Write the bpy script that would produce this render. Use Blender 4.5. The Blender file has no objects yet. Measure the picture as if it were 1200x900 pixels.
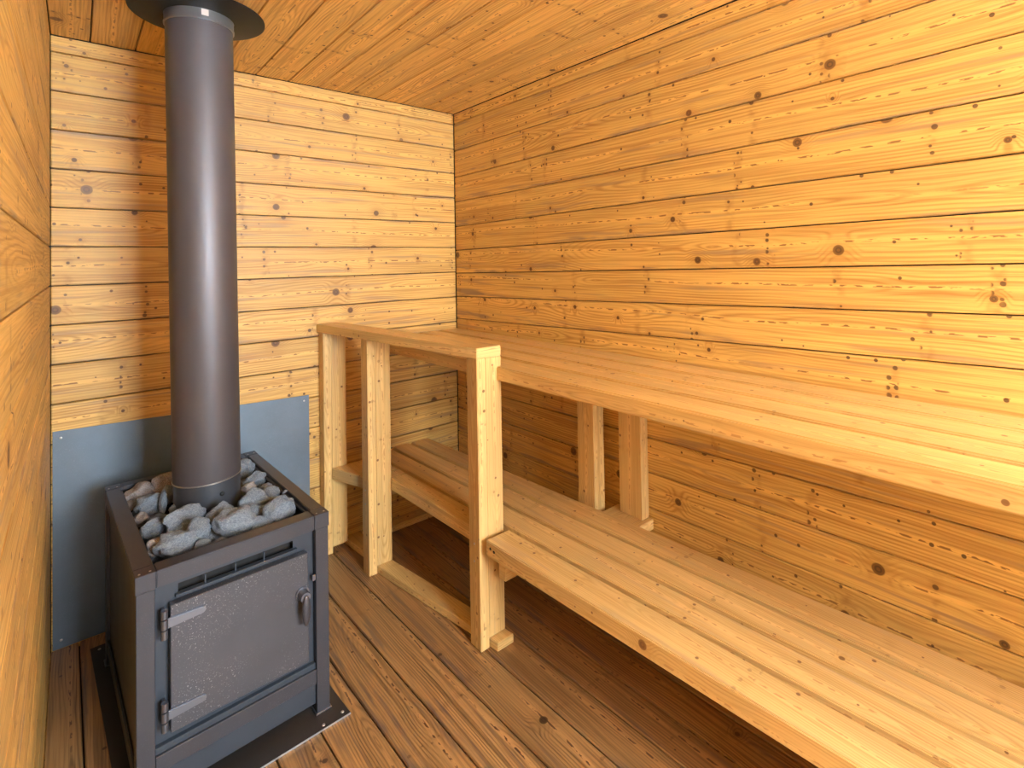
import bpy, bmesh, math, random
from mathutils import Vector, Matrix
C = bpy.context.scene.collection
sc = bpy.context.scene
random.seed(4)

# ------------------------------------------------------------------ camera
F, CX, CY = 612.49, 624.12, 292.65
R = ((0.7526131800872289, -0.6582279503276286, -0.017588819359958756),
     (0.0012730029637456966, -0.025257382532322296, 0.9996801709002084),
     (0.6584616774136841, 0.7523948631105244, 0.018171112856743384))
cam_d = bpy.data.cameras.new('camera'); cam = bpy.data.objects.new('camera', cam_d); C.objects.link(cam)
cam.matrix_world = Matrix(((R[0][0], R[1][0], -R[2][0], 0.0678), (R[0][1], R[1][1], -R[2][1], -2.5319),
                           (R[0][2], R[1][2], -R[2][2], 1.35), (0, 0, 0, 1)))
cam_d.sensor_width = 36.0; cam_d.lens = F / 1200 * 36.0
cam_d.shift_x = (600 - CX) / 1200; cam_d.shift_y = (CY - 450) / 1200
cam_d.clip_start = 0.01; cam_d.clip_end = 200
sc.camera = cam

# ------------------------------------------------------------------ daylight (overcast sky through an added, unseen window)
W_, H_, YF = 1.70, 2.188, -4.30          # room width, height, front wall
wd = bpy.data.worlds.new('sky'); sc.world = wd; wd.use_nodes = True
nt = wd.node_tree; nt.nodes.clear()
wo = nt.nodes.new('ShaderNodeOutputWorld'); bg = nt.nodes.new('ShaderNodeBackground')
bg.inputs['Color'].default_value = (0.80, 0.91, 1.0, 1); bg.inputs['Strength'].default_value = 26.0
_g = nt.nodes.new('ShaderNodeTexCoord')
_s = nt.nodes.new('ShaderNodeSeparateXYZ'); nt.links.new(_g.outputs['Generated'], _s.inputs[0])
_m = nt.nodes.new('ShaderNodeMapRange'); _m.inputs['From Min'].default_value = -0.05; _m.inputs['From Max'].default_value = 0.9
_m.inputs['To Min'].default_value = 30.0; _m.inputs['To Max'].default_value = 110.0     # overcast sky: brighter towards the zenith
nt.links.new(_s.outputs[2], _m.inputs['Value']); nt.links.new(_m.outputs[0], bg.inputs['Strength'])
nt.links.new(bg.outputs[0], wo.inputs[0])
ADDED_WINDOW = (0.50, 1.56, 0.85, 2.14)          # unseen window added to the front wall for its highlights and shadows: x0, x1, z0, z1
for nm_, q_ in (('added_window_portal', ADDED_WINDOW),):
    pl = bpy.data.lights.new(nm_, 'AREA'); pl.shape = 'RECTANGLE'
    pl.size = q_[1] - q_[0]; pl.size_y = q_[3] - q_[2]; pl.cycles.is_portal = True
    po = bpy.data.objects.new(nm_, pl); C.objects.link(po)
    po.location = ((q_[0] + q_[1]) / 2, YF - 0.11, (q_[2] + q_[3]) / 2); po.rotation_euler = (math.radians(90), 0, 0)
sc.view_settings.view_transform = 'Standard'; sc.view_settings.look = 'None'
sc.view_settings.exposure = 0.06; sc.view_settings.gamma = 1.0; sc.view_settings.use_curve_mapping = False
sc.cycles.use_denoising = True
sc.cycles.max_bounces = 12; sc.cycles.diffuse_bounces = 8; sc.cycles.glossy_bounces = 4

# ------------------------------------------------------------------ node helper
class NT:
    def __init__(s, name):
        s.m = bpy.data.materials.new(name); s.m.use_nodes = True; s.t = s.m.node_tree; s.t.nodes.clear()
        s.out = s.t.nodes.new('ShaderNodeOutputMaterial'); s.b = s.t.nodes.new('ShaderNodeBsdfPrincipled')
        s.t.links.new(s.b.outputs[0], s.out.inputs[0])
    def set(s, sock, v):
        if hasattr(v, 'links'): s.t.links.new(v, sock)
        else: sock.default_value = v
    def n(s, ty, **kw):
        nd = s.t.nodes.new(ty)
        for k, v in kw.items(): setattr(nd, k, v)
        return nd
    def math(s, op, a, b=0.0, c=0.0, clamp=False):
        nd = s.n('ShaderNodeMath', operation=op, use_clamp=clamp)
        s.set(nd.inputs[0], a); s.set(nd.inputs[1], b); s.set(nd.inputs[2], c)
        return nd.outputs[0]
    def vec(s, x, y, z=0.0):
        nd = s.n('ShaderNodeCombineXYZ'); s.set(nd.inputs[0], x); s.set(nd.inputs[1], y); s.set(nd.inputs[2], z); return nd.outputs[0]
    def noise(s, v, scale=1.0, detail=2.0, rough=0.5, dim='2D'):
        nd = s.n('ShaderNodeTexNoise', noise_dimensions=dim); s.set(nd.inputs['Vector'], v)
        nd.inputs['Scale'].default_value = scale; nd.inputs['Detail'].default_value = detail; nd.inputs['Roughness'].default_value = rough
        return nd.outputs[0]
    def voro(s, v, scale=1.0, dim='2D', rnd=1.0):
        nd = s.n('ShaderNodeTexVoronoi', voronoi_dimensions=dim); s.set(nd.inputs['Vector'], v)
        nd.inputs['Scale'].default_value = scale; nd.inputs['Randomness'].default_value = rnd
        return nd.outputs['Distance'], nd.outputs['Color']
    def ramp(s, x, a, b, c=0.0, d=1.0, smooth=True):
        nd = s.n('ShaderNodeMapRange', interpolation_type='SMOOTHSTEP' if smooth else 'LINEAR')
        s.set(nd.inputs['Value'], x)
        s.set(nd.inputs['From Min'], a); s.set(nd.inputs['From Max'], b); s.set(nd.inputs['To Min'], c); s.set(nd.inputs['To Max'], d)
        return nd.outputs[0]
    def mix(s, f, a, b, mode='MIX'):
        nd = s.n('ShaderNodeMix', data_type='RGBA', blend_type=mode)
        s.set(nd.inputs[0], f)
        s.set(nd.inputs[6], a if hasattr(a, 'links') else (*a, 1)); s.set(nd.inputs[7], b if hasattr(b, 'links') else (*b, 1))
        return nd.outputs[2]
    def bump(s, h, strength=0.3, dist=0.002):
        nd = s.n('ShaderNodeBump'); nd.inputs['Strength'].default_value = strength; nd.inputs['Distance'].default_value = dist
        s.set(nd.inputs['Height'], h); s.set(s.b.inputs['Normal'], nd.outputs[0])

def wood(name, early, late, knot, stain, rough=0.5, knots=0.5, pins=0.5, heart=0.7, stains=0.35, vary=0.16, ringf=105.0, lateamt=0.6, spec=0.5, streak=0.45, halfw=0.07, whorl=1.0):
    s = NT(name)
    uv = s.n('ShaderNodeUVMap'); uv.uv_map = 'UVMap'
    sep = s.n('ShaderNodeSeparateXYZ'); s.set(sep.inputs[0], uv.outputs[0]); u, v = sep.outputs[0], sep.outputs[1]
    r = s.n('ShaderNodeObjectInfo').outputs['Random']
    r2 = s.math('FRACT', s.math('MULTIPLY', r, 91.7)); r3 = s.math('FRACT', s.math('MULTIPLY', r, 517.3))
    U = s.math('ADD', u, s.math('MULTIPLY', r, 61.3)); V = s.math('ADD', v, s.math('MULTIPLY', r2, 17.9))
    wander = s.math('SUBTRACT', s.noise(s.vec(s.math('MULTIPLY', U, 1.1), r), 1, 1), 0.5)
    vc = s.math('SUBTRACT', v, s.math('ADD', s.math('MULTIPLY', wander, 0.035), s.math('MULTIPLY', s.math('SUBTRACT', r3, 0.5), 0.02)))
    # knots
    dk, ck = s.voro(s.vec(U, V), 4.6)
    cs = s.n('ShaderNodeSeparateColor'); s.set(cs.inputs[0], ck); c0, c1, c2 = cs.outputs
    on = s.math('GREATER_THAN', knots, c0)
    rk = s.math('MULTIPLY_ADD', s.math('MULTIPLY', c1, c1), 0.062, 0.024)
    rk = s.math('MULTIPLY', rk, on)
    km = s.math('MULTIPLY', s.ramp(s.math('DIVIDE', dk, s.math('ADD', rk, 0.0005)), 0.80, 1.10, 1.0, 0.0), on)
    halo = s.math('MULTIPLY', s.ramp(s.math('DIVIDE', dk, s.math('ADD', rk, 0.0005)), 0.8, 4.5, 1.0, 0.0), on)
    # pin knots
    dp, cp = s.voro(s.vec(U, V), 15.0)
    cs2 = s.n('ShaderNodeSeparateColor'); s.set(cs2.inputs[0], cp)
    pon = s.math('GREATER_THAN', pins, cs2.outputs[0])
    pm = s.math('MULTIPLY', s.ramp(dp, s.math('MULTIPLY_ADD', cs2.outputs[1], 0.05, 0.018), s.math('MULTIPLY_ADD', cs2.outputs[1], 0.05, 0.05), 1.0, 0.0), pon)
    # growth rings: distance to a wandering pith, giving cathedral figure
    h = s.math('SUBTRACT', s.noise(s.vec(s.math('MULTIPLY', U, 0.8), s.math('MULTIPLY', r2, 9.0)), 1, 2, 0.6), 0.5)
    h = s.math('MULTIPLY', h, 0.22)
    warp = s.math('SUBTRACT', s.noise(s.vec(s.math('MULTIPLY', U, 5.0), s.math('MULTIPLY', V, 22.0)), 1, 2), 0.5)
    d = s.math('SQRT', s.math('ADD', s.math('MULTIPLY', vc, vc), s.math('MULTIPLY', h, h)))
    d = s.math('ADD', d, s.math('MULTIPLY', warp, 0.007))
    d = s.math('ADD', d, s.math('MULTIPLY', halo, 0.022))
    ring = s.math('SINE', s.math('MULTIPLY', d, 6.2832 * ringf))
    ring = s.math('MULTIPLY_ADD', ring, 0.5, 0.5); ring = s.math('POWER', ring, 2.2)
    fib = s.noise(s.vec(s.math('MULTIPLY', U, 5.0), s.math('MULTIPLY', V, 330.0)), 1, 3, 0.65)
    ring = s.math('MULTIPLY', ring, s.ramp(s.noise(s.vec(s.math('MULTIPLY', U, 1.6), s.math('MULTIPLY', V, 14.0)), 1, 2), 0.3, 0.7, 0.15, 1.0))
    f = s.math('ADD', s.math('MULTIPLY', ring, lateamt), s.math('MULTIPLY', s.ramp(fib, 0.35, 0.7), 0.22), clamp=True)
    col = s.mix(f, early, late)
    # broad tone drift along and between boards
    br = s.noise(s.vec(s.math('MULTIPLY', U, 1.2), s.math('MULTIPLY', V, 9.0)), 1, 2)
    tone = s.math('ADD', s.math('MULTIPLY', s.math('SUBTRACT', br, 0.5), 0.45), s.math('MULTIPLY_ADD', r3, vary, 1.0 - vary * 0.5))
    col = s.mix(1.0, col, s.vec(tone, tone, tone), 'MULTIPLY')
    # amber streaks along the grain
    sk = s.noise(s.vec(s.math('MULTIPLY', U, 1.3), s.math('MULTIPLY', V, 75.0)), 1, 3, 0.6)
    col = s.mix(s.math('MULTIPLY', s.ramp(sk, 0.47, 0.66), streak), col, late)
    # weather stains lying along the grain, stronger at the board edges
    st = s.noise(s.vec(s.math('MULTIPLY', U, 1.7), s.math('MULTIPLY', V, 38.0)), 1, 2, 0.6)
    edge = s.ramp(s.math('ABSOLUTE', v), halfw - 0.014, halfw - 0.002)
    st = s.math('ADD', s.math('MULTIPLY', s.ramp(st, 0.58, 0.74), stains), s.math('MULTIPLY', s.math('MULTIPLY', edge, s.ramp(s.noise(s.vec(s.math('MULTIPLY', U, 2.6), s.math('MULTIPLY', V, 30.0)), 1, 3, 0.6), 0.50, 0.66)), stains * 1.5), clamp=True)
    col = s.mix(st, col, stain)
    # heart strip: a pale band with broken dark lenses down the middle of the face
    hv = s.math('ABSOLUTE', s.math('ADD', vc, s.math('MULTIPLY', warp, 0.010)))
    band = s.ramp(hv, 0.0035, 0.0085, 1.0, 0.0)
    core = s.ramp(hv, 0.0012, 0.0042, 1.0, 0.0)
    dash = s.noise(s.vec(s.math('MULTIPLY', U, 34.0), s.math('MULTIPLY', V, 90.0)), 1, 2)
    seg = s.ramp(s.noise(s.vec(s.math('MULTIPLY', U, 1.9), r2), 1, 1), 0.34, 0.48)
    col = s.mix(s.math('MULTIPLY', s.math('MULTIPLY', band, seg), heart * 0.55), col, tuple(min(1, c * 1.28) for c in early))
    dark = s.math('MULTIPLY', s.math('MULTIPLY', s.math('MULTIPLY', core, seg), s.ramp(dash, 0.50, 0.57)), heart)
    col = s.mix(dark, col, tuple(c * 1.6 + l * 0.25 for c, l in zip(knot, late)))
    # whorls: a row of small dark knots across the board every half metre or so
    nW = s.t.nodes.new('ShaderNodeTexVoronoi'); nW.voronoi_dimensions = '1D'; nW.inputs['Scale'].default_value = 1.9
    s.set(nW.inputs['W'], U); dw = nW.outputs['Distance']
    near = s.ramp(dw, 0.020, 0.032, 1.0, 0.0)
    d3, c3 = s.voro(s.vec(U, V), 38.0)
    cs3 = s.n('ShaderNodeSeparateColor'); s.set(cs3.inputs[0], c3)
    wk = s.math('MULTIPLY', s.math('MULTIPLY', near, s.ramp(d3, s.math('MULTIPLY_ADD', cs3.outputs[1], 0.16, 0.06), s.math('MULTIPLY_ADD', cs3.outputs[1], 0.16, 0.16), 1.0, 0.0)), s.math('GREATER_THAN', 0.5, cs3.outputs[0]))
    shade = s.math('MULTIPLY', s.ramp(dw, 0.0, 0.045, 1.0, 0.0), s.ramp(s.noise(s.vec(s.math('MULTIPLY', U, 20.0), s.math('MULTIPLY', V, 30.0)), 1, 2), 0.4, 0.65))
    col = s.mix(s.math('MULTIPLY', shade, 0.42 * whorl), col, tuple(c * 0.8 for c in late))
    col = s.mix(s.math('MULTIPLY', wk, 0.8 * whorl), col, knot)
    # knots
    col = s.mix(s.math('MULTIPLY', halo, 0.28), col, late)
    kr = s.math('MULTIPLY_ADD', s.math('SINE', s.math('MULTIPLY', s.math('DIVIDE', dk, s.math('ADD', rk, 0.0005)), 11.0)), 0.5, 0.5)
    kcol = s.mix(kr, knot, tuple(c * 0.55 + l * 0.35 for c, l in zip(knot, late)))
    col = s.mix(s.math('MULTIPLY', km, 0.92), col, kcol)
    col = s.mix(s.math('MULTIPLY', pm, 0.85), col, knot)
    s.set(s.b.inputs['Base Color'], col)
    s.set(s.b.inputs['Roughness'], s.math('MULTIPLY_ADD', fib, 0.18, rough - 0.09))
    s.b.inputs['Specular IOR Level'].default_value = spec
    s.bump(s.math('ADD', s.math('MULTIPLY', fib, 0.5), s.math('MULTIPLY', ring, 0.6)), 0.25, 0.001)
    return s.m

PINE_E, PINE_L = (0.68, 0.430, 0.122), (0.33, 0.142, 0.018)
KNOT, STAIN = (0.055, 0.017, 0.006), (0.30, 0.19, 0.10)
M = {}
M['wall'] = wood('pine_cladding', PINE_E, PINE_L, KNOT, STAIN, 0.5, 0.56, 0.20, 0.85, 0.6)
M['ceiling'] = wood('pine_ceiling', (0.78, 0.50, 0.150), PINE_L, KNOT, STAIN, 0.5, 0.3, 0.3, 0.7, 0.35)
M['lumber'] = wood('planed_lumber', (0.69, 0.475, 0.190), (0.42, 0.220, 0.050), (0.16, 0.06, 0.02), (0.42, 0.28, 0.16), 0.32, 0.08, 0.25, 0.6, 0.30, 0.08, 150.0, 0.50, 0.6, 0.30, 0.06, 0.5)
M['floor'] = wood('oiled_floor_boards', (0.345, 0.190, 0.070), (0.092, 0.042, 0.014), (0.045, 0.018, 0.009), (0.13, 0.08, 0.055), 0.40, 0.2, 0.10, 1.0, 0.55, 0.14, 130.0, 0.72, 0.5, 0.5, 0.066, 0.5)

def metal(name, base, metallic, rough, speck=None, speckamt=0.0, scale=400.0, mott=0.15, bump=0.05):
    s = NT(name); tc = s.n('ShaderNodeTexCoord').outputs['Object']
    n1 = s.noise(tc, 9.0, 3, 0.6, '3D'); n2 = s.noise(tc, scale, 2, 0.6, '3D')
    t = s.math('MULTIPLY_ADD', s.math('SUBTRACT', n1, 0.5), mott * 2, 1.0)
    col = s.mix(1.0, base, s.vec(t, t, t), 'MULTIPLY')
    if speck:
        f = s.math('MULTIPLY', s.ramp(n2, 0.60, 0.74), s.math('MULTIPLY', s.ramp(s.noise(tc, 5.0, 2, 0.5, '3D'), 0.35, 0.7), speckamt))
        col = s.mix(f, col, speck)
    s.set(s.b.inputs['Base Color'], col); s.b.inputs['Metallic'].default_value = metallic
    s.set(s.b.inputs['Roughness'], s.math('MULTIPLY_ADD', n1, 0.12, rough - 0.06))
    s.bump(n2, bump, 0.0008)
    return s.m

M['stove'] = metal('stove_steel', (0.058, 0.058, 0.068), 0.5, 0.40, (0.26, 0.25, 0.26), 0.35)
M['door'] = metal('stove_door_steel', (0.075, 0.077, 0.090), 0.5, 0.40, (0.42, 0.42, 0.44), 0.9, 300.0)
M['face'] = metal('stove_face_plate', (0.042, 0.052, 0.068), 0.4, 0.45)
M['dark'] = metal('black_steel_gap_shade', (0.006, 0.006, 0.006), 0.2, 0.6)  # near-black; shade inside slots and gaps is put into this colour
M['bright'] = metal('worn_hinge_steel', (0.17, 0.175, 0.20), 0.8, 0.33)
M['pipe'] = metal('flue_pipe_paint', (0.115, 0.110, 0.122), 0.60, 0.50, mott=0.04)
M['collar'] = metal('blued_collar_steel', (0.10, 0.115, 0.14), 0.7, 0.35, mott=0.06)
M['galv'] = metal('galvanised_sheet', (0.140, 0.185, 0.230), 0.55, 0.48, (0.36, 0.42, 0.48), 0.5, 500.0, 0.2)
M['band'] = metal('galvanised_band', (0.36, 0.39, 0.43), 0.8, 0.35)
M['screw'] = metal('screw_steel', (0.55, 0.53, 0.50), 0.9, 0.35)
M['plate'] = metal('black_floor_plate', (0.036, 0.031, 0.028), 0.3, 0.5, (0.3, 0.28, 0.25), 0.3)
M['edge'] = metal('cut_plate_edge', (0.50, 0.50, 0.52), 0.8, 0.35)
s = NT('sticker_paper'); s.b.inputs['Base Color'].default_value = (0.9, 0.9, 0.9, 1); M['sticker'] = s.m
s = NT('sauna_stone'); tc = s.n('ShaderNodeTexCoord').outputs['Object']; rr = s.n('ShaderNodeObjectInfo').outputs['Random']
ad = s.n('ShaderNodeVectorMath', operation='ADD'); s.set(ad.inputs[0], tc); s.set(ad.inputs[1], s.vec(s.math('MULTIPLY', rr, 20.0), 0.0))
n1 = s.noise(ad.outputs[0], 18.0, 5, 0.65, '3D'); n2 = s.noise(ad.outputs[0], 110.0, 3, 0.6, '3D')
vd, _ = s.voro(ad.outputs[0], 26.0, '3D')
col = s.mix(s.ramp(n1, 0.3, 0.7), (0.18, 0.23, 0.29), (0.40, 0.485, 0.58))
col = s.mix(s.ramp(n2, 0.52, 0.7), col, (0.54, 0.62, 0.70)); col = s.mix(s.ramp(n2, 0.46, 0.32), col, (0.09, 0.11, 0.14))
s.set(s.b.inputs['Base Color'], s.mix(0.0, col, col)); s.b.inputs['Roughness'].default_value = 0.75
s.bump(s.math('ADD', n1, s.math('MULTIPLY', n2, 0.5)), 1.0, 0.009); M['stone'] = s.m
s = NT('sauna_stone_tan'); tc = s.n('ShaderNodeTexCoord').outputs['Object']
n1 = s.noise(tc, 22.0, 5, 0.65, '3D'); n2 = s.noise(tc, 110.0, 3, 0.6, '3D')
col = s.mix(s.ramp(n1, 0.35, 0.65), (0.20, 0.17, 0.155), (0.37, 0.355, 0.36)); col = s.mix(s.ramp(n2, 0.54, 0.7), col, (0.50, 0.50, 0.52))
s.set(s.b.inputs['Base Color'], col); s.b.inputs['Roughness'].default_value = 0.75; s.bump(n1, 0.7, 0.006); M['stone_tan'] = s.m
s = NT('bounce_ground'); tc = s.n('ShaderNodeTexCoord').outputs['Object']
s.set(s.b.inputs['Base Color'], s.mix(s.noise(tc, 0.6, 4, 0.6, '3D'), (0.74, 0.76, 0.78), (0.84, 0.85, 0.86))); s.b.inputs['Roughness'].default_value = 0.9; M['ground'] = s.m  # unseen ground, made white to bounce light up to the ceiling

# ------------------------------------------------------------------ mesh helpers
def finish(name, bm, mat, parent=None, smooth=False):
    me = bpy.data.meshes.new(name); bm.to_mesh(me); bm.free()
    for m in (mat if isinstance(mat, (list, tuple)) else [mat]): me.materials.append(m)
    if smooth:
        for p in me.polygons: p.use_smooth = True
    o = bpy.data.objects.new(name, me); C.objects.link(o)
    if parent: o.parent = parent
    return o
def tag(o, label, cat, group=None):
    o['label'] = label; o['category'] = cat
    if group: o['group'] = group
    return o
def struct(o): o['kind'] = 'structure'; return o
def empty(name, loc, rz=0.0):
    o = bpy.data.objects.new(name, None); C.objects.link(o); o.location = loc; o.rotation_euler = (0, 0, rz); return o

def hexa(name, P, mat, parent=None, axis=0, bevel=0.0015, seg=1):
    """P = 8 corners: bottom ring (4) then top ring (4); UV runs along the world/local axis given."""
    bm = bmesh.new(); vs = [bm.verts.new(p) for p in P]
    for f in ((3, 2, 1, 0), (4, 5, 6, 7), (0, 1, 5, 4), (1, 2, 6, 5), (2, 3, 7, 6), (3, 0, 4, 7)): bm.faces.new([vs[i] for i in f])
    bmesh.ops.recalc_face_normals(bm, faces=bm.faces)
    cen = sum((Vector(p) for p in P), Vector()) / 8
    if bevel: bmesh.ops.bevel(bm, geom=bm.edges[:], offset=bevel, segments=seg, affect='EDGES')
    uvl = bm.loops.layers.uv.new('UVMap'); others = [i for i in range(3) if i != axis]
    for f in bm.faces:
        n = [abs(c) for c in f.normal]; k = max(range(3), key=lambda i: n[i])
        for l in f.loops:
            c = l.vert.co - cen
            if k == axis: uvv = (c[others[0]] * 0.3 + 7.0, c[others[1]])
            else:
                o_ = [i for i in others if i != k][0]; uvv = (l.vert.co[axis] + (3.7 if k == others[0] else 0), c[o_])
            l[uvl].uv = uvv
    return finish(name, bm, mat, parent)
def box(name, x0, x1, y0, y1, z0, z1, mat, parent=None, axis=0, bevel=0.0015, seg=1):
    return hexa(name, [(x0, y0, z0), (x1, y0, z0), (x1, y1, z0), (x0, y1, z0), (x0, y0, z1), (x1, y0, z1), (x1, y1, z1), (x0, y1, z1)], mat, parent, axis, bevel, seg)
def sloped(name, y0, y1, xa, xb, z0, z1, mat, parent, bevel=0.0025, extra=None, seg=2):
    """board running along y whose two long edges are the lines xa(y), xb(y)"""
    g = extra or (lambda y: 0.0)
    return hexa(name, [(xa(y0), y0, z0 + g(y0)), (xb(y0), y0, z0 + g(y0)), (xb(y1), y1, z0 + g(y1)), (xa(y1), y1, z0 + g(y1)),
                       (xa(y0), y0, z1 + g(y0)), (xb(y0), y0, z1 + g(y0)), (xb(y1), y1, z1 + g(y1)), (xa(y1), y1, z1 + g(y1))], mat, parent, 1, bevel, seg)
def lathe(name, prof, mat, parent=None, seg=64, smooth=True, loc=(0, 0, 0), axis='Z'):
    bm = bmesh.new(); rings = []
    for r, z in prof:
        rings.append([bm.verts.new((r * math.cos(2 * math.pi * i / seg), r * math.sin(2 * math.pi * i / seg), z)) for i in range(seg)])
    for a, b in zip(rings[:-1], rings[1:]):
        for i in range(seg): bm.faces.new((a[i], a[(i + 1) % seg], b[(i + 1) % seg], b[i]))
    if axis == 'Y': bmesh.ops.rotate(bm, cent=(0, 0, 0), matrix=Matrix.Rotation(math.radians(90), 3, 'X'), verts=bm.verts[:])
    if axis == 'X': bmesh.ops.rotate(bm, cent=(0, 0, 0), matrix=Matrix.Rotation(math.radians(90), 3, 'Y'), verts=bm.verts[:])
    bmesh.ops.recalc_face_normals(bm, faces=bm.faces[:])
    o = finish(name, bm, mat, parent, smooth); o.location = loc
    if smooth:
        try:
            md = o.modifiers.new('split', 'EDGE_SPLIT'); md.split_angle = math.radians(35)
        except Exception: pass
    return o
def dome(name, r, h, mat, parent, loc, axis='Z', seg=12):
    return lathe(name, [(r, -0.001), (r, h * 0.3), (r * 0.75, h * 0.8), (r * 0.3, h), (0.0004, h)], mat, parent, seg, True, loc, axis)

G = 0.0018     # half a joint between cladding boards
T = 0.018      # cladding thickness

# ------------------------------------------------------------------ back wall (boards face y = 0)
wb = struct(box('wall_back', -0.10, W_ + 0.10, T + 0.001, 0.12, -0.08, H_ + 0.08, M['dark'], bevel=0))
zs = [-0.02] + [0.02 + 0.1405 * i for i in range(16)] + [H_]
for i in range(len(zs) - 1):
    a, b = zs[i] + G, zs[i + 1] - G
    if b - a < 0.02: continue
    hexa('board', [(0.002, 0, a), (W_ - 0.002, 0, a), (W_ - 0.002, T, a), (0.002, T, a), (0.002, 0, b), (W_ - 0.002, 0, b), (W_ - 0.002, T, b), (0.002, T, b)], M['wall'], wb, 0, 0.0022)

# ------------------------------------------------------------------ right wall (boards face x = W_)
wr = struct(box('wall_right', W_ + T + 0.001, W_ + 0.12, YF - 0.12, 0.12, -0.08, H_ + 0.08, M['dark'], bevel=0))
zr = [(-0.02, -0.02), (0.000, 0.022), (0.128, 0.150), (0.256, 0.280), (0.388, 0.412), (0.520, 0.544), (0.648, 0.676), (0.772, 0.806), (0.892, 0.930),
      (1.022, 1.066), (1.146, 1.190), (1.278, 1.312), (1.408, 1.436), (1.544, 1.568), (1.683, 1.706), (1.824, 1.846), (1.975, 1.985), (2.132, 2.120), (H_, H_)]
for (a0, a1), (b0, b1) in zip(zr[:-1], zr[1:]):
    lz = lambda p, q, y: p + (q - p) * (-y / 1.9)
    y0, y1 = YF, -0.002
    hexa('board', [(W_, y0, lz(a0, a1, y0) + G), (W_ + T, y0, lz(a0, a1, y0) + G), (W_ + T, y1, a0 + G), (W_, y1, a0 + G),
                   (W_, y0, lz(b0, b1, y0) - G), (W_ + T, y0, lz(b0, b1, y0) - G), (W_ + T, y1, b0 - G), (W_, y1, b0 - G)], M['wall'], wr, 1, 0.0022)

# ------------------------------------------------------------------ left wall (boards face x = 0)
wl = struct(box('wall_left', -0.12, -T - 0.001, YF - 0.12, 0.12, -0.08, H_ + 0.08, M['dark'], bevel=0))
for i in range(len(zs) - 1):
    a, b = zs[i] + G, zs[i + 1] - G
    if b - a < 0.02: continue
    box('board', -T, 0.0, YF, -0.002, a, b, M['wall'], wl, 1, 0.0022)

# ------------------------------------------------------------------ front wall behind the camera, with the added window opening
wf = struct(box('wall_front', -0.12, ADDED_WINDOW[0], YF - 0.12, YF - 0.001, -0.08, H_ + 0.08, M['wall'], axis=2, bevel=0))
FW = lambda a, b, c, d: box('wall_panel', a, b, YF - 0.10, YF - 0.001, c, d, M['wall'], wf, 0, 0)
FW(ADDED_WINDOW[0], ADDED_WINDOW[1], ADDED_WINDOW[3], H_ + 0.08); FW(ADDED_WINDOW[0], ADDED_WINDOW[1], -0.08, ADDED_WINDOW[2]); FW(ADDED_WINDOW[1], W_ + 0.12, -0.08, H_ + 0.08)
# ------------------------------------------------------------------ ceiling (boards run into the room)
ce = struct(box('ceiling', -0.12, W_ + 0.12, YF - 0.12, 0.12, H_ + T + 0.001, H_ + 0.12, M['dark'], axis=1, bevel=0))
xs = [0.0, 0.11, 0.245, 0.385, 0.53, 0.671, 0.806, 0.94, 1.085, 1.228, 1.370, 1.509, 1.648, W_]
for a, b in zip(xs[:-1], xs[1:]):
    box('board', a + G, b - G, YF, -0.002, H_, H_ + T, M['ceiling'], ce, 1, 0.0022)
# ------------------------------------------------------------------ floor (boards run into the room, a little out of square)
fl = struct(box('floor', -0.12, W_ + 0.12, YF - 0.12, 0.12, -0.14, -0.026, M['dark'], axis=1, bevel=0))
xf = [-0.03, 0.077, 0.20, 0.325, 0.45, 0.57, 0.697, 0.834, 0.968, 1.104, 1.226, 1.335, 1.455, 1.575, 1.72]
for a, b in zip(xf[:-1], xf[1:]):
    k = -0.030 if a > 0.3 else -0.012
    A = lambda y, a=a, k=k: a + k * y + 0.0022
    B = lambda y, b=b, k=(-0.030 if b > 0.3 else -0.012): b + k * y - 0.0022
    if a < 0: A = lambda y: 0.001
    if b > 1.7: B = lambda y: W_ - 0.001
    sloped('board', YF, -0.001, A, B, -0.025, 0.0, M['floor'], fl, 0.0028, None, 1)
gr = struct(box('ground', -30, 30, -60, YF - 0.14, -0.5, -0.30, M['ground'], axis=0, bevel=0))

# ------------------------------------------------------------------ galvanised heat shield on the back wall
hs = hexa('heat_shield', [(0.006, -0.0035, 0.001), (0.884, -0.0035, 0.001), (0.884, -0.0005, 0.001), (0.006, -0.0005, 0.001),
                          (0.006, -0.0035, 0.768), (0.884, -0.0035, 0.738), (0.884, -0.0005, 0.738), (0.006, -0.0005, 0.768)], M['galv'], None, 0, 0.0006)
tag(hs, 'grey galvanised sheet metal heat shield fixed low on the back wall behind the stove', 'heat shield')
for x, z in ((0.028, 0.742), (0.028, 0.03), (0.862, 0.715), (0.862, 0.03), (0.44, 0.73)):
    dome('screw', 0.0045, 0.003, M['screw'], hs, (x, -0.0035, z), 'Y', 10)

# ------------------------------------------------------------------ black plate under the stove
fp = hexa('floor_plate', [(0.155, -0.975, 0.0005), (0.686, -0.962, 0.0005), (0.63, -0.075, 0.0005), (0.105, -0.085, 0.0005),
                          (0.155, -0.975, 0.005), (0.686, -0.962, 0.005), (0.63, -0.075, 0.005), (0.105, -0.085, 0.005)], M['plate'], None, 0, 0.0007)
tag(fp, 'thin black steel plate lying on the floor boards under the stove', 'floor plate')
hexa('cut_edge', [(0.155, -0.9765, 0.0008), (0.686, -0.9635, 0.0008), (0.686, -0.962, 0.0008), (0.155, -0.975, 0.0008),
                  (0.155, -0.9765, 0.0052), (0.686, -0.9635, 0.0052), (0.686, -0.962, 0.0052), (0.155, -0.975, 0.0052)], M['edge'], fp, 0, 0)['label'] = 'bright cut front edge of the plate'
for x, y in ((0.668, -0.945), (0.13, -0.11), (0.61, -0.952), (0.18, -0.955), (0.655, -0.80)):
    dome('screw', 0.0048, 0.003, M['screw'], fp, (x, y, 0.005))

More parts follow.
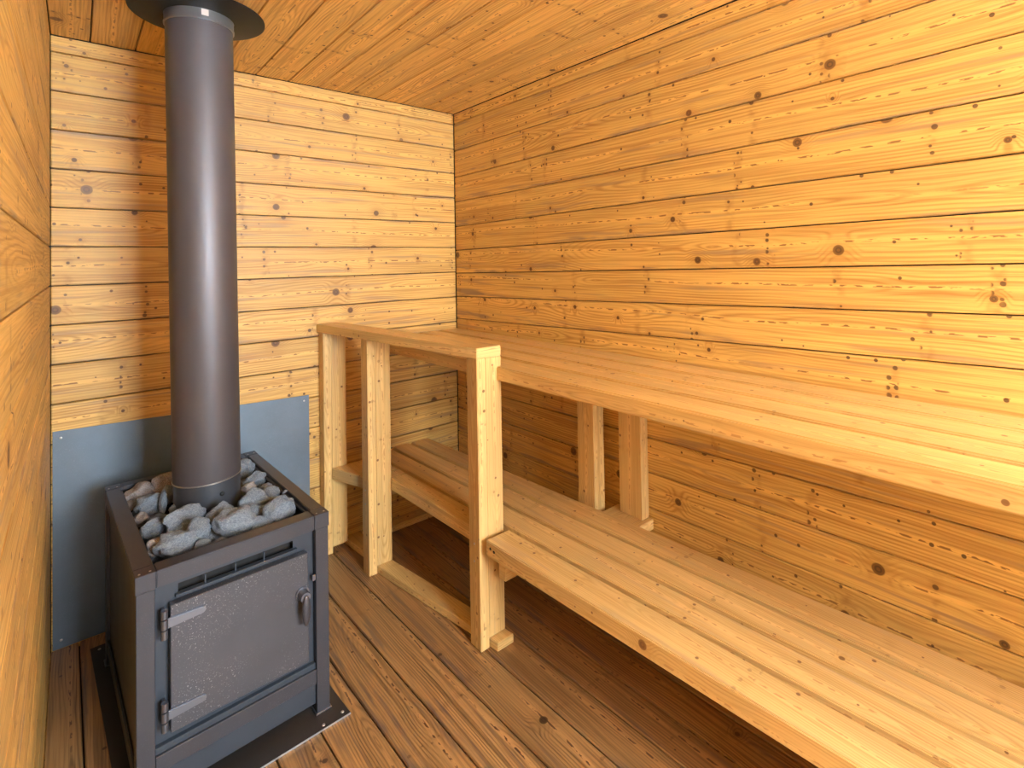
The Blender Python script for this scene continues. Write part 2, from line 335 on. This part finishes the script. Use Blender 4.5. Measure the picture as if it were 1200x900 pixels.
# ------------------------------------------------------------------ wood-burning stove (local: s = width, t = depth)
SW, SD, SH = 0.474, 0.735, 0.593
st = empty('wood_stove', (0.175, -0.926, 0.0055), 0.046)
tag(st, 'dark grey steel wood-burning stove with a tray of stones on top', 'stove')
h = SH - 0.0055
FR = 0.038
# top frame: four angle-iron lengths round the stone tray
def frame_len(x0, x1, y0, y1): return box('top_frame', x0, x1, y0, y1, h - 0.042, h, M['stove'], st, 0, 0.002, 2)
frame_len(0.0435, SW - 0.0435, 0.0, FR + 0.012); frame_len(0.0435, SW - 0.0435, SD - 0.040, SD)
frame_len(0.0, FR, 0.0435, SD - 0.0435); frame_len(SW - FR, SW, 0.0435, SD - 0.0435)
for x in (0.0, SW - 0.043):
    for y in (0.0, SD - 0.043):
        box('corner_cap', x, x + 0.043, y, y + 0.043, h - 0.0425, h + 0.0006, M['stove'], st, 0, 0.0012)
        for k in (0.010, 0.032): dome('rivet', 0.0028, 0.0016, M['screw'], st, (x + k, y + 0.012, h + 0.0004), 'Z', 8)
for x in (0.002, SW - 0.040):
    for y in (0.002, SD - 0.040):
        box('corner_post', x, x + 0.038, y, y + 0.038, 0.0, h - 0.0428, M['stove'], st, 2, 0.0012)
        box('foot_weld', x - 0.004, x + 0.042, y - 0.004, y + 0.042, -0.0004, 0.004, M['bright'], st, 0, 0.001)
# bottom rails
box('bottom_rail', 0.0405, SW - 0.0405, 0.003, 0.028, 0.090, 0.132, M['stove'], st, 0, 0.0012)
box('lower_panel', 0.0405, SW - 0.0405, 0.012, 0.016, 0.028, 0.090, M['face'], st, 0, 0.0006)
box('ledge', 0.0405, SW - 0.0405, 0.010, 0.034, 0.132, 0.148, M['face'], st, 0, 0.001)
for x0 in (0.004, SW - 0.010):
    box('side_rail', x0, x0 + 0.006, 0.0405, SD - 0.0405, 0.045, 0.085, M['stove'], st, 1, 0.001)
    box('side_panel', x0 + (0.008 if x0 < 0.1 else -0.008), x0 + (0.012 if x0 < 0.1 else -0.004), 0.0405, SD - 0.0405, 0.075, h - 0.0428, M['stove'], st, 1, 0.0006)
box('back_panel', 0.0405, SW - 0.0405, SD - 0.014, SD - 0.010, 0.05, h - 0.0428, M['stove'], st, 0, 0.0006)
# face plate with an air slot above and below the door
def plate_with_slots():
    x0, x1, z0, z1 = 0.0405, SW - 0.0405, 0.148, h - 0.0428
    rects = [(x0, x1, z0, 0.158), (x0, 0.095, 0.158, 0.188), (0.380, x1, 0.158, 0.188), (x0, x1, 0.188, 0.505),
             (x0, 0.092, 0.505, 0.527), (0.376, x1, 0.505, 0.527), (x0, x1, 0.527, z1)]
    bm = bmesh.new()
    for a, b, c, d in rects:
        r_ = bmesh.ops.create_cube(bm, size=1.0)
        for v_ in r_['verts']:
            v_.co = Vector(((a + b) / 2 + v_.co.x * (b - a), 0.026 + v_.co.y * 0.004, (c + d) / 2 + v_.co.z * (d - c)))
    return finish('face_plate', bm, M['face'], st)
plate_with_slots()
box('slot_lip', 0.085, 0.385, 0.012, 0.024, 0.497, 0.505, M['face'], st, 0, 0.001)
for k in range(3): box('slot_tab', 0.150 + 0.072 * k, 0.153 + 0.072 * k, 0.018, 0.024, 0.505, 0.527, M['face'], st, 0, 0)
for k in range(13): box('grate_bar', 0.105 + 0.0215 * k, 0.113 + 0.0215 * k, 0.030, 0.036, 0.158, 0.188, M['stove'], st, 0, 0)
box('firebox', 0.05, SW - 0.05, 0.045, SD - 0.03, 0.09, 0.470, M['dark'], st, 0, 0)
# stone tray
box('tray_floor', 0.030, SW - 0.030, 0.040, SD - 0.03, 0.474, 0.480, M['dark'], st, 0, 0)
for a in ((FR - 0.002, FR + 0.001, 0.05, SD - 0.04), (SW - FR - 0.001, SW - FR + 0.002, 0.05, SD - 0.04)):
    box('tray_side', a[0], a[1], a[2], a[3], 0.480, h - 0.012, M['dark'], st, 1, 0)
for a in ((0.051, 0.054), (SD - 0.044, SD - 0.041)):
    box('tray_end', FR + 0.001, SW - FR - 0.001, a[0], a[1], 0.480, h - 0.012, M['dark'], st, 0, 0)
box('tray_rim', FR + 0.0015, FR + 0.007, 0.058, SD - 0.048, h - 0.018, h - 0.011, M['stove'], st, 1, 0)
box('tray_rim', SW - FR - 0.007, SW - FR - 0.0015, 0.058, SD - 0.048, h - 0.018, h - 0.011, M['stove'], st, 1, 0)
# fire door
dr = hexa('fire_door', [(0.071, -0.002, 0.176), (0.410, -0.002, 0.170), (0.410, 0.021, 0.170), (0.071, 0.021, 0.176),
                        (0.071, -0.002, 0.491), (0.410, -0.002, 0.489), (0.410, 0.021, 0.489), (0.071, 0.021, 0.491)], M['door'], st, 0, 0.0016)
dr['label'] = 'scuffed plain steel door of the firebox'
def rounded_strap(name, x0, x1, z, w0, w1, y0, y1, mat, parent):
    bm = bmesh.new(); pts = [(x0, z - w0), (x1 - w1, z - w1)]
    pts += [(x1 - w1 + w1 * math.sin(t), z - w1 * math.cos(t)) for t in [math.pi * i / 8 for i in range(1, 8)]]
    pts += [(x1 - w1, z + w1), (x0, z + w0)]
    lo = [bm.verts.new((x, y0, zz)) for x, zz in pts]; hi = [bm.verts.new((x, y1, zz)) for x, zz in pts]
    bm.faces.new(lo); bm.faces.new(hi[::-1]); n = len(pts)
    for i in range(n): bm.faces.new((lo[i], hi[i], hi[(i + 1) % n], lo[(i + 1) % n]))
    bmesh.ops.recalc_face_normals(bm, faces=bm.faces[:])
    bmesh.ops.bevel(bm, geom=[e for e in bm.edges if abs(e.verts[0].co.y - e.verts[1].co.y) < 1e-6 and e.verts[0].co.y < y0 + 1e-5], offset=0.002, segments=2, affect='EDGES')
    return finish(name, bm, mat, parent)
for z in (0.452, 0.226):
    hg = rounded_strap('hinge', 0.064, 0.148, z, 0.0120, 0.0090, -0.0085, -0.0022, M['bright'], st)
    for k, (a, b) in enumerate(((-0.036, -0.013), (-0.012, 0.013), (0.014, 0.036))):
        lathe('hinge_barrel', [(0.0004, a), (0.0078, a + 0.001), (0.0078, b - 0.001), (0.0004, b)], M['bright'], hg, 16, True, (0.058, -0.005, z))
    box('hinge_leaf', 0.054, 0.062, -0.002, 0.0235, z - 0.03, z + 0.03, M['stove'], hg, 0, 0.001)
hn = lathe('door_handle', [(0.0004, 0.030), (0.0135, 0.030), (0.0145, 0.026), (0.0145, 0.004), (0.019, 0.004), (0.019, 0.0), (0.0004, 0.0)], M['bright'], st, 24, True, (0.392, -0.002, 0.378), 'Y')
bm = bmesh.new(); bmesh.ops.create_uvsphere(bm, u_segments=16, v_segments=12, radius=1.0)
for v_ in bm.verts:
    v_.co = Vector((v_.co.x * 0.0125, v_.co.y * 0.006 - 0.034, v_.co.z * 0.043 - 0.036))
lv = finish('lever', bm, M['stove'], hn, True)
box('latch_keeper', 0.424, 0.434, 0.004, 0.012, 0.395, 0.412, M['bright'], st, 2, 0.001)

# ------------------------------------------------------------------ flue pipe
PX, PY, PR = 0.398, -0.501, 0.0965
pipe = empty('stove_pipe', (PX, PY, 0.487))
tag(pipe, 'tall round dark brown steel flue pipe rising from the stove to the ceiling', 'flue pipe')
pipe.rotation_euler = (0, math.radians(-0.55), 0)
lathe('pipe', [(PR, 0.165), (PR + 0.0003, 0.166), (PR + 0.0003, 1.680), (PR, 1.681)], M['pipe'], pipe, 96)
lc = lathe('lower_collar', [(PR - 0.002, 0.0), (PR - 0.002, 0.166), (PR - 0.004, 0.167)], M['collar'], pipe, 96)
lathe('collar_ring', [(PR - 0.002, 0.1655), (PR + 0.0016, 0.166), (PR + 0.0016, 0.1695), (PR, 0.170)], M['screw'], lc, 96)
for th in (-75,): dome('screw', 0.007, 0.005, M['dark'], lc, (PR * math.cos(math.radians(th)), PR * math.sin(math.radians(th)), 0.128), 'Y' if th < 0 else 'Z', 12)
uc = lathe('upper_collar', [(PR + 0.0005, 1.650), (PR + 0.0045, 1.651), (PR + 0.0045, 1.657), (PR + 0.003, 1.660), (PR + 0.003, 1.688), (PR + 0.006, 1.690), (PR + 0.006, 1.699)], M['band'], pipe, 96)
ds = lathe('ceiling_flange', [(PR + 0.004, 1.684), (0.190, 1.692), (0.195, 1.694), (0.195, 1.6985), (0.06, 1.6985)], M['dark'], pipe, 96)
ds['label'] = 'round black flange plate against the ceiling'
a0 = math.radians(-96)
bm = bmesh.new()
vs = [bm.verts.new(((PR + 0.0042) * math.cos(a0 + t), (PR + 0.0042) * math.sin(a0 + t), z)) for t, z in ((0, 1.662), (0.10, 1.662), (0.20, 1.662), (0.20, 1.682), (0.10, 1.682), (0, 1.682))]
bm.faces.new((vs[0], vs[1], vs[4], vs[5])); bm.faces.new((vs[1], vs[2], vs[3], vs[4])); finish('label_sticker', bm, M['sticker'], uc)

# ------------------------------------------------------------------ sauna stones
def stone_mesh(seed):
    rnd = random.Random(seed); bm = bmesh.new(); bmesh.ops.create_icosphere(bm, subdivisions=4, radius=0.54)
    from mathutils import noise
    off = Vector((rnd.uniform(0, 90), rnd.uniform(0, 90), rnd.uniform(0, 90)))
    planes = [(Vector((rnd.gauss(0, 1), rnd.gauss(0, 1), rnd.gauss(0, 1))).normalized(), rnd.uniform(0.34, 0.45)) for _ in range(7)]
    for v_ in bm.verts:
        p = v_.co.copy(); n_ = p.normalized()
        for pn, pd in planes:
            k = p.dot(pn) - pd
            if k > 0: p -= pn * k * 0.92
        p += n_ * (noise.noise(n_ * 1.7 + off) * 0.12 + noise.noise(n_ * 3.6 + off) * 0.045 + noise.noise(n_ * 9 + off) * 0.016)
        v_.co = p
    me = bpy.data.meshes.new('sauna_stone'); bm.to_mesh(me); bm.free()
    for p in me.polygons: p.use_smooth = True
    return me
# local (s, t) on the stove, diameter, stretch, lift, tan?, label
ST = [
 (0.086, 0.640, 0.088, (1.15, 0.9, 0.8), 0.575, 1, 'large brownish grey stone in the back left corner of the stove tray'),
 (0.160, 0.640, 0.086, (1.05, 0.9, 0.85), 0.585, 1, 'brown-topped round stone leaning behind the flue pipe on its left'),
 (0.150, 0.535, 0.060, (0.9, 0.8, 1.1), 0.580, 0, 'upright oval grey stone below the brown-topped stone left of the pipe'),
 (0.092, 0.500, 0.078, (1.05, 0.9, 0.95), 0.580, 0, 'pale angular grey stone with a dark pit left of the pipe'),
 (0.126, 0.452, 0.046, (0.6, 0.7, 1.4), 0.590, 0, 'slender pale stone standing on edge left of the pipe'),
 (0.062, 0.440, 0.052, (0.9, 1.2, 0.9), 0.560, 1, 'tan stone against the left rim of the tray'),
 (0.150, 0.400, 0.044, (1.0, 1.0, 0.9), 0.575, 0, 'small grey stone touching the left side of the flue pipe'),
 (0.104, 0.392, 0.040, (1.2, 0.8, 0.7), 0.568, 0, 'small flat stone below the slender upright stone'),
 (0.080, 0.325, 0.070, (1.0, 0.9, 0.85), 0.570, 0, 'smooth egg-shaped pale stone near the left rim'),
 (0.150, 0.285, 0.098, (1.25, 0.75, 0.80), 0.585, 0, 'long lumpy pale stone in front of the pipe on the left'),
 (0.070, 0.215, 0.056, (0.8, 1.2, 0.9), 0.560, 1, 'small tan stone near the front left corner of the tray'),
 (0.108, 0.155, 0.096, (1.15, 0.85, 0.80), 0.578, 0, 'big rough pale stone in the front left corner of the tray'),
 (0.172, 0.175, 0.078, (1.0, 0.9, 0.85), 0.588, 0, 'pitted pale stone resting beside the big front left stone'),
 (0.163, 0.108, 0.044, (1.1, 0.9, 0.8), 0.568, 0, 'small stone at the front rim under the pitted stone'),
 (0.203, 0.104, 0.040, (1.2, 0.9, 0.7), 0.560, 0, 'small dark-sided stone at the front rim left of the middle'),
 (0.240, 0.252, 0.078, (0.95, 0.8, 0.95), 0.582, 0, 'rounded stone right in front of the flue pipe'),
 (0.258, 0.155, 0.104, (1.2, 0.85, 0.85), 0.588, 0, 'largest pale stone at the middle of the front rim'),
 (0.318, 0.118, 0.066, (1.0, 0.9, 0.8), 0.568, 0, 'smooth blue-grey stone at the front rim right of the largest stone'),
 (0.344, 0.275, 0.088, (1.15, 0.85, 0.85), 0.586, 0, 'broad pale stone to the right of the flue pipe foot'),
 (0.330, 0.200, 0.056, (1.2, 0.8, 0.8), 0.578, 0, 'flat pale stone between the pipe foot and the front right stone'),
 (0.384, 0.150, 0.102, (1.3, 0.80, 0.80), 0.582, 0, 'large pale stone in the front right corner of the tray'),
 (0.400, 0.300, 0.070, (0.9, 1.15, 0.75), 0.574, 0, 'long pale stone lying near the right rim'),
 (0.412, 0.385, 0.048, (0.9, 1.1, 0.7), 0.566, 0, 'small pale stone lying by the right rim behind the long one'),
 (0.402, 0.470, 0.076, (1.05, 0.9, 0.75), 0.575, 0, 'oval pale stone beside the pipe near the right rim'),
 (0.370, 0.425, 0.050, (1.0, 0.9, 0.8), 0.570, 1, 'small shaded stone tucked between pipe and oval stone'),
 (0.396, 0.600, 0.086, (0.95, 1.0, 0.85), 0.578, 0, 'large pale stone at the back right corner of the tray'),
 (0.428, 0.245, 0.016, (1.2, 0.8, 0.6), 0.592, 0, 'tiny white stone chip on the right rim of the tray'),
 (0.054, 0.585, 0.036, (1.0, 1.1, 0.8), 0.560, 1, 'small brown stone by the left rim under the back left stone'),
]
meshes = [stone_mesh(s_) for s_ in range(8)]
tan_meshes = []
for m_ in meshes: m_.materials.append(M['stone'])
for k in (1, 4, 6):
    t_ = meshes[k].copy(); t_.materials[0] = M['stone_tan']; tan_meshes.append(t_)
ca, sa = math.cos(0.046), math.sin(0.046)
rnd = random.Random(11)
for i, (s_, t_, d_, sc_, z_, tn, lab) in enumerate(ST):
    me = tan_meshes[i % 3] if tn else meshes[(i * 3 + 1) % 8]
    o = bpy.data.objects.new('sauna_stone', me); C.objects.link(o)
    o.location = (0.175 + s_ * ca - t_ * sa, -0.926 + s_ * sa + t_ * ca, z_)
    o.scale = tuple(d_ * 0.89 * c_ for c_ in sc_); o.rotation_euler = (rnd.uniform(-0.3, 0.3), rnd.uniform(-0.3, 0.3), 0.046 + rnd.uniform(-0.5, 0.5))
    tag(o, lab, 'stone', 'heater stones in the tray on top of the stove')
# lower layer that fills the tray beneath the ones above
bed = [(0.10, 0.58, 'between the two back left stones'), (0.10, 0.25, 'left of the long lumpy stone'), (0.20, 0.20, 'behind the front left stones'),
       (0.30, 0.20, 'behind the largest middle stone'), (0.38, 0.23, 'behind the front right stone'), (0.38, 0.37, 'right of the pipe foot'),
       (0.39, 0.53, 'in front of the back right stone'), (0.10, 0.35, 'behind the egg-shaped stone'), (0.30, 0.62, 'behind the flue pipe on its right'),
       (0.22, 0.63, 'behind the flue pipe on its left'), (0.11, 0.46, 'below the slender upright stone')]
for i, (s_, t_, w_) in enumerate(bed):
    o = bpy.data.objects.new('sauna_stone', meshes[i % 8]); C.objects.link(o)
    o.location = (0.175 + s_ * ca - t_ * sa, -0.926 + s_ * sa + t_ * ca, 0.523)
    o.scale = (0.085, 0.085, 0.07); o.rotation_euler = (rnd.uniform(-3, 3), 0, rnd.uniform(-3, 3))
    tag(o, 'half-hidden grey stone low in the tray, ' + w_, 'stone', 'hidden lower layer of heater stones')

# ------------------------------------------------------------------ bench side railing
RL = 0.190
xr = lambda y: 0.920 - RL * y
CZ0, CZ1 = 1.006, 1.043
rise = lambda y: 0.020 * (1 + y / 1.03)
YP = -1.030
rail = empty('railing', (0.99, -0.5, 0.0))
inv = lambda o: o
tag(rail, 'light wooden railing of three posts under a flat top rail beside the benches', 'railing')
def shift(o, p):                      # part built in world coordinates under an empty that is not at the origin
    o.data.transform(Matrix.Translation(-p.matrix_basis.translation)); return o
shift(sloped('top_rail', YP, -0.002, xr, lambda y: xr(y) + 0.106, CZ0, CZ1, M['lumber'], rail, 0.002, rise, 2), rail)
LBZ = 0.395
for nm, y0, dx in (('front', YP, 0.0), ('middle', -0.352, 0.028), ('wall', -0.060, 0.0)):
    x0 = xr(y0) + dx; dpt = 0.064 if nm != 'wall' else 0.056
    zt = CZ0 + rise(y0) - 0.0008
    shift(box('outer_post', x0, x0 + 0.036, y0, y0 + dpt, 0.0005, zt, M['lumber'], rail, 2, 0.0018, 2), rail)
    shift(box('inner_post', x0 + 0.0368, x0 + 0.106, y0 + 0.001, y0 + dpt, 0.0325, zt, M['lumber'], rail, 2, 0.0018, 2), rail)
    if nm != 'wall':
        for z_ in (0.30, 0.36): dome('screw', 0.004, 0.0015, M['screw'], rail, (x0 - 0.99 - 0.0005, y0 + 0.532, z_), 'X', 8).rotation_euler = (0, 0, math.pi)

# ------------------------------------------------------------------ lower bench
lb = empty('lower_bench', (1.3, -1.3, 0.0))
tag(lb, 'long low slatted wooden bench running along the right wall through the railing', 'bench')
f_ = lambda y: 1.078 - 0.040 * y
b_ = lambda y: 1.500 - 0.054 * y
frac = lambda q, y: f_(y) + (b_(y) - f_(y)) * q
LT = 0.053
gap = 0.0088
for k in range(1, 4):
    shift(sloped('slat', -3.40, -0.004, lambda y, k=k: frac(k / 4, y) + gap, lambda y, k=k: frac((k + 1) / 4, y) - (gap if k < 3 else 0), LBZ - 0.045, LBZ, M['lumber'], lb, 0.0028), lb)
shift(sloped('slat', -3.40, -1.060, f_, lambda y: frac(0.25, y) - gap, LBZ - LT, LBZ, M['lumber'], lb, 0.0028), lb)
xm = lambda y: max(f_(y), 1.108)
shift(sloped('slat', -0.962, -0.3545, lambda y: 1.104 - 0.034 * y, lambda y: frac(0.25, y) - gap + 0.002, LBZ - LT, LBZ, M['lumber'], lb, 0.0028), lb)
shift(sloped('slat', -0.286, -0.062, lambda y: 0.945 - 0.33 * y, lambda y: frac(0.25, y) - gap, LBZ - LT, LBZ, M['lumber'], lb, 0.0028), lb)
shift(box('slat_end', 1.123, frac(0.25, -0.32) - gap + 0.002, -0.352, -0.2885, LBZ - LT, LBZ, M['lumber'], lb, 1, 0.0025), lb)
for y in (-0.20, -1.088, -2.2, -3.3):
    shift(box('joist', f_(y) + (0.045 if y < -0.5 else 0.10), min(b_(y) + 0.03, W_ - 0.004), y - 0.018, y + 0.018, LBZ - LT - 0.088, LBZ - LT - 0.0005, M['lumber'], lb, 0, 0.002), lb)
for y in (-2.2, -3.3):
    shift(box('leg', f_(y) + 0.10, f_(y) + 0.17, y + 0.019, y + 0.055, 0.0005, LBZ - LT - 0.001, M['lumber'], lb, 2, 0.002), lb)
shift(box('wall_block', 1.573, W_ - 0.001, -1.33, -1.16, LBZ - LT - 0.012, 0.368, M['lumber'], lb, 0, 0.002), lb)
sx = lambda y: 1.0005 - 0.150 * y
shift(sloped('sill', -1.066, -0.285, lambda y: sx(y), lambda y: sx(y) + 0.070, 0.0005, 0.0315, M['lumber'], lb, 0.002), lb)
shift(sloped('sill', -0.284, -0.002, lambda y: 1.040 - 0.09 * y, lambda y: 1.112 - 0.09 * y, 0.0005, 0.0315, M['lumber'], lb, 0.002), lb)
shift(box('sill', 1.125, W_ - 0.003, -0.075, -0.003, 0.0005, 0.0315, M['lumber'], lb, 0, 0.002), lb)
for yy_, z_ in ((-1.085, LBZ - 0.020), (-1.104, LBZ - 0.024)):
    dome('screw', 0.0048, 0.0012, M['dark'], lb, (f_(yy_) - 1.3 - 0.0008, yy_ + 1.3, z_), 'X', 10).rotation_euler = (0, 0, math.pi)

# ------------------------------------------------------------------ upper bench
ub = empty('upper_bench', (1.45, -1.3, 0.0))
tag(ub, 'long high slatted wooden bench along the right wall above the low bench', 'bench')
UBZ, UT = 0.968, 0.049
uf = lambda y: 1.187 - 0.014 * y
ubk = lambda y: W_ - 0.002
uq = lambda q, y: uf(y) + (ubk(y) - uf(y)) * q
for k in range(4):
    g0 = 0.0115 if k else 0; g1 = 0.0115 if k < 3 else 0
    shift(sloped('slat', YF + 0.01, -0.004, lambda y, k=k: uq(k / 4, y) + g0, lambda y, k=k: uq((k + 1) / 4, y) - g1, UBZ - (UT if k == 0 else 0.036), UBZ, M['lumber'], ub, 0.0035), ub)
for y in (-0.06, -1.155):
    shift(box('joist', uf(y) + 0.42, W_ - 0.002, y - 0.018, y + 0.018, UBZ - UT - 0.085, UBZ - UT - 0.0005, M['lumber'], ub, 0, 0.002), ub)
for y in (-1.135,):
    shift(box('support_post', 1.590, 1.612, y, y + 0.088, 0.0005, UBZ - UT - 0.0, M['lumber'], ub, 2, 0.002), ub)
    shift(box('support_post', 1.6125, 1.650, y, y + 0.088, 0.0005, UBZ - UT - 0.0, M['lumber'], ub, 2, 0.002), ub)
shift(box('wall_post', 1.655, W_ - 0.002, -1.312, -1.205, 0.369, UBZ - UT - 0.0, M['lumber'], ub, 2, 0.002), ub)
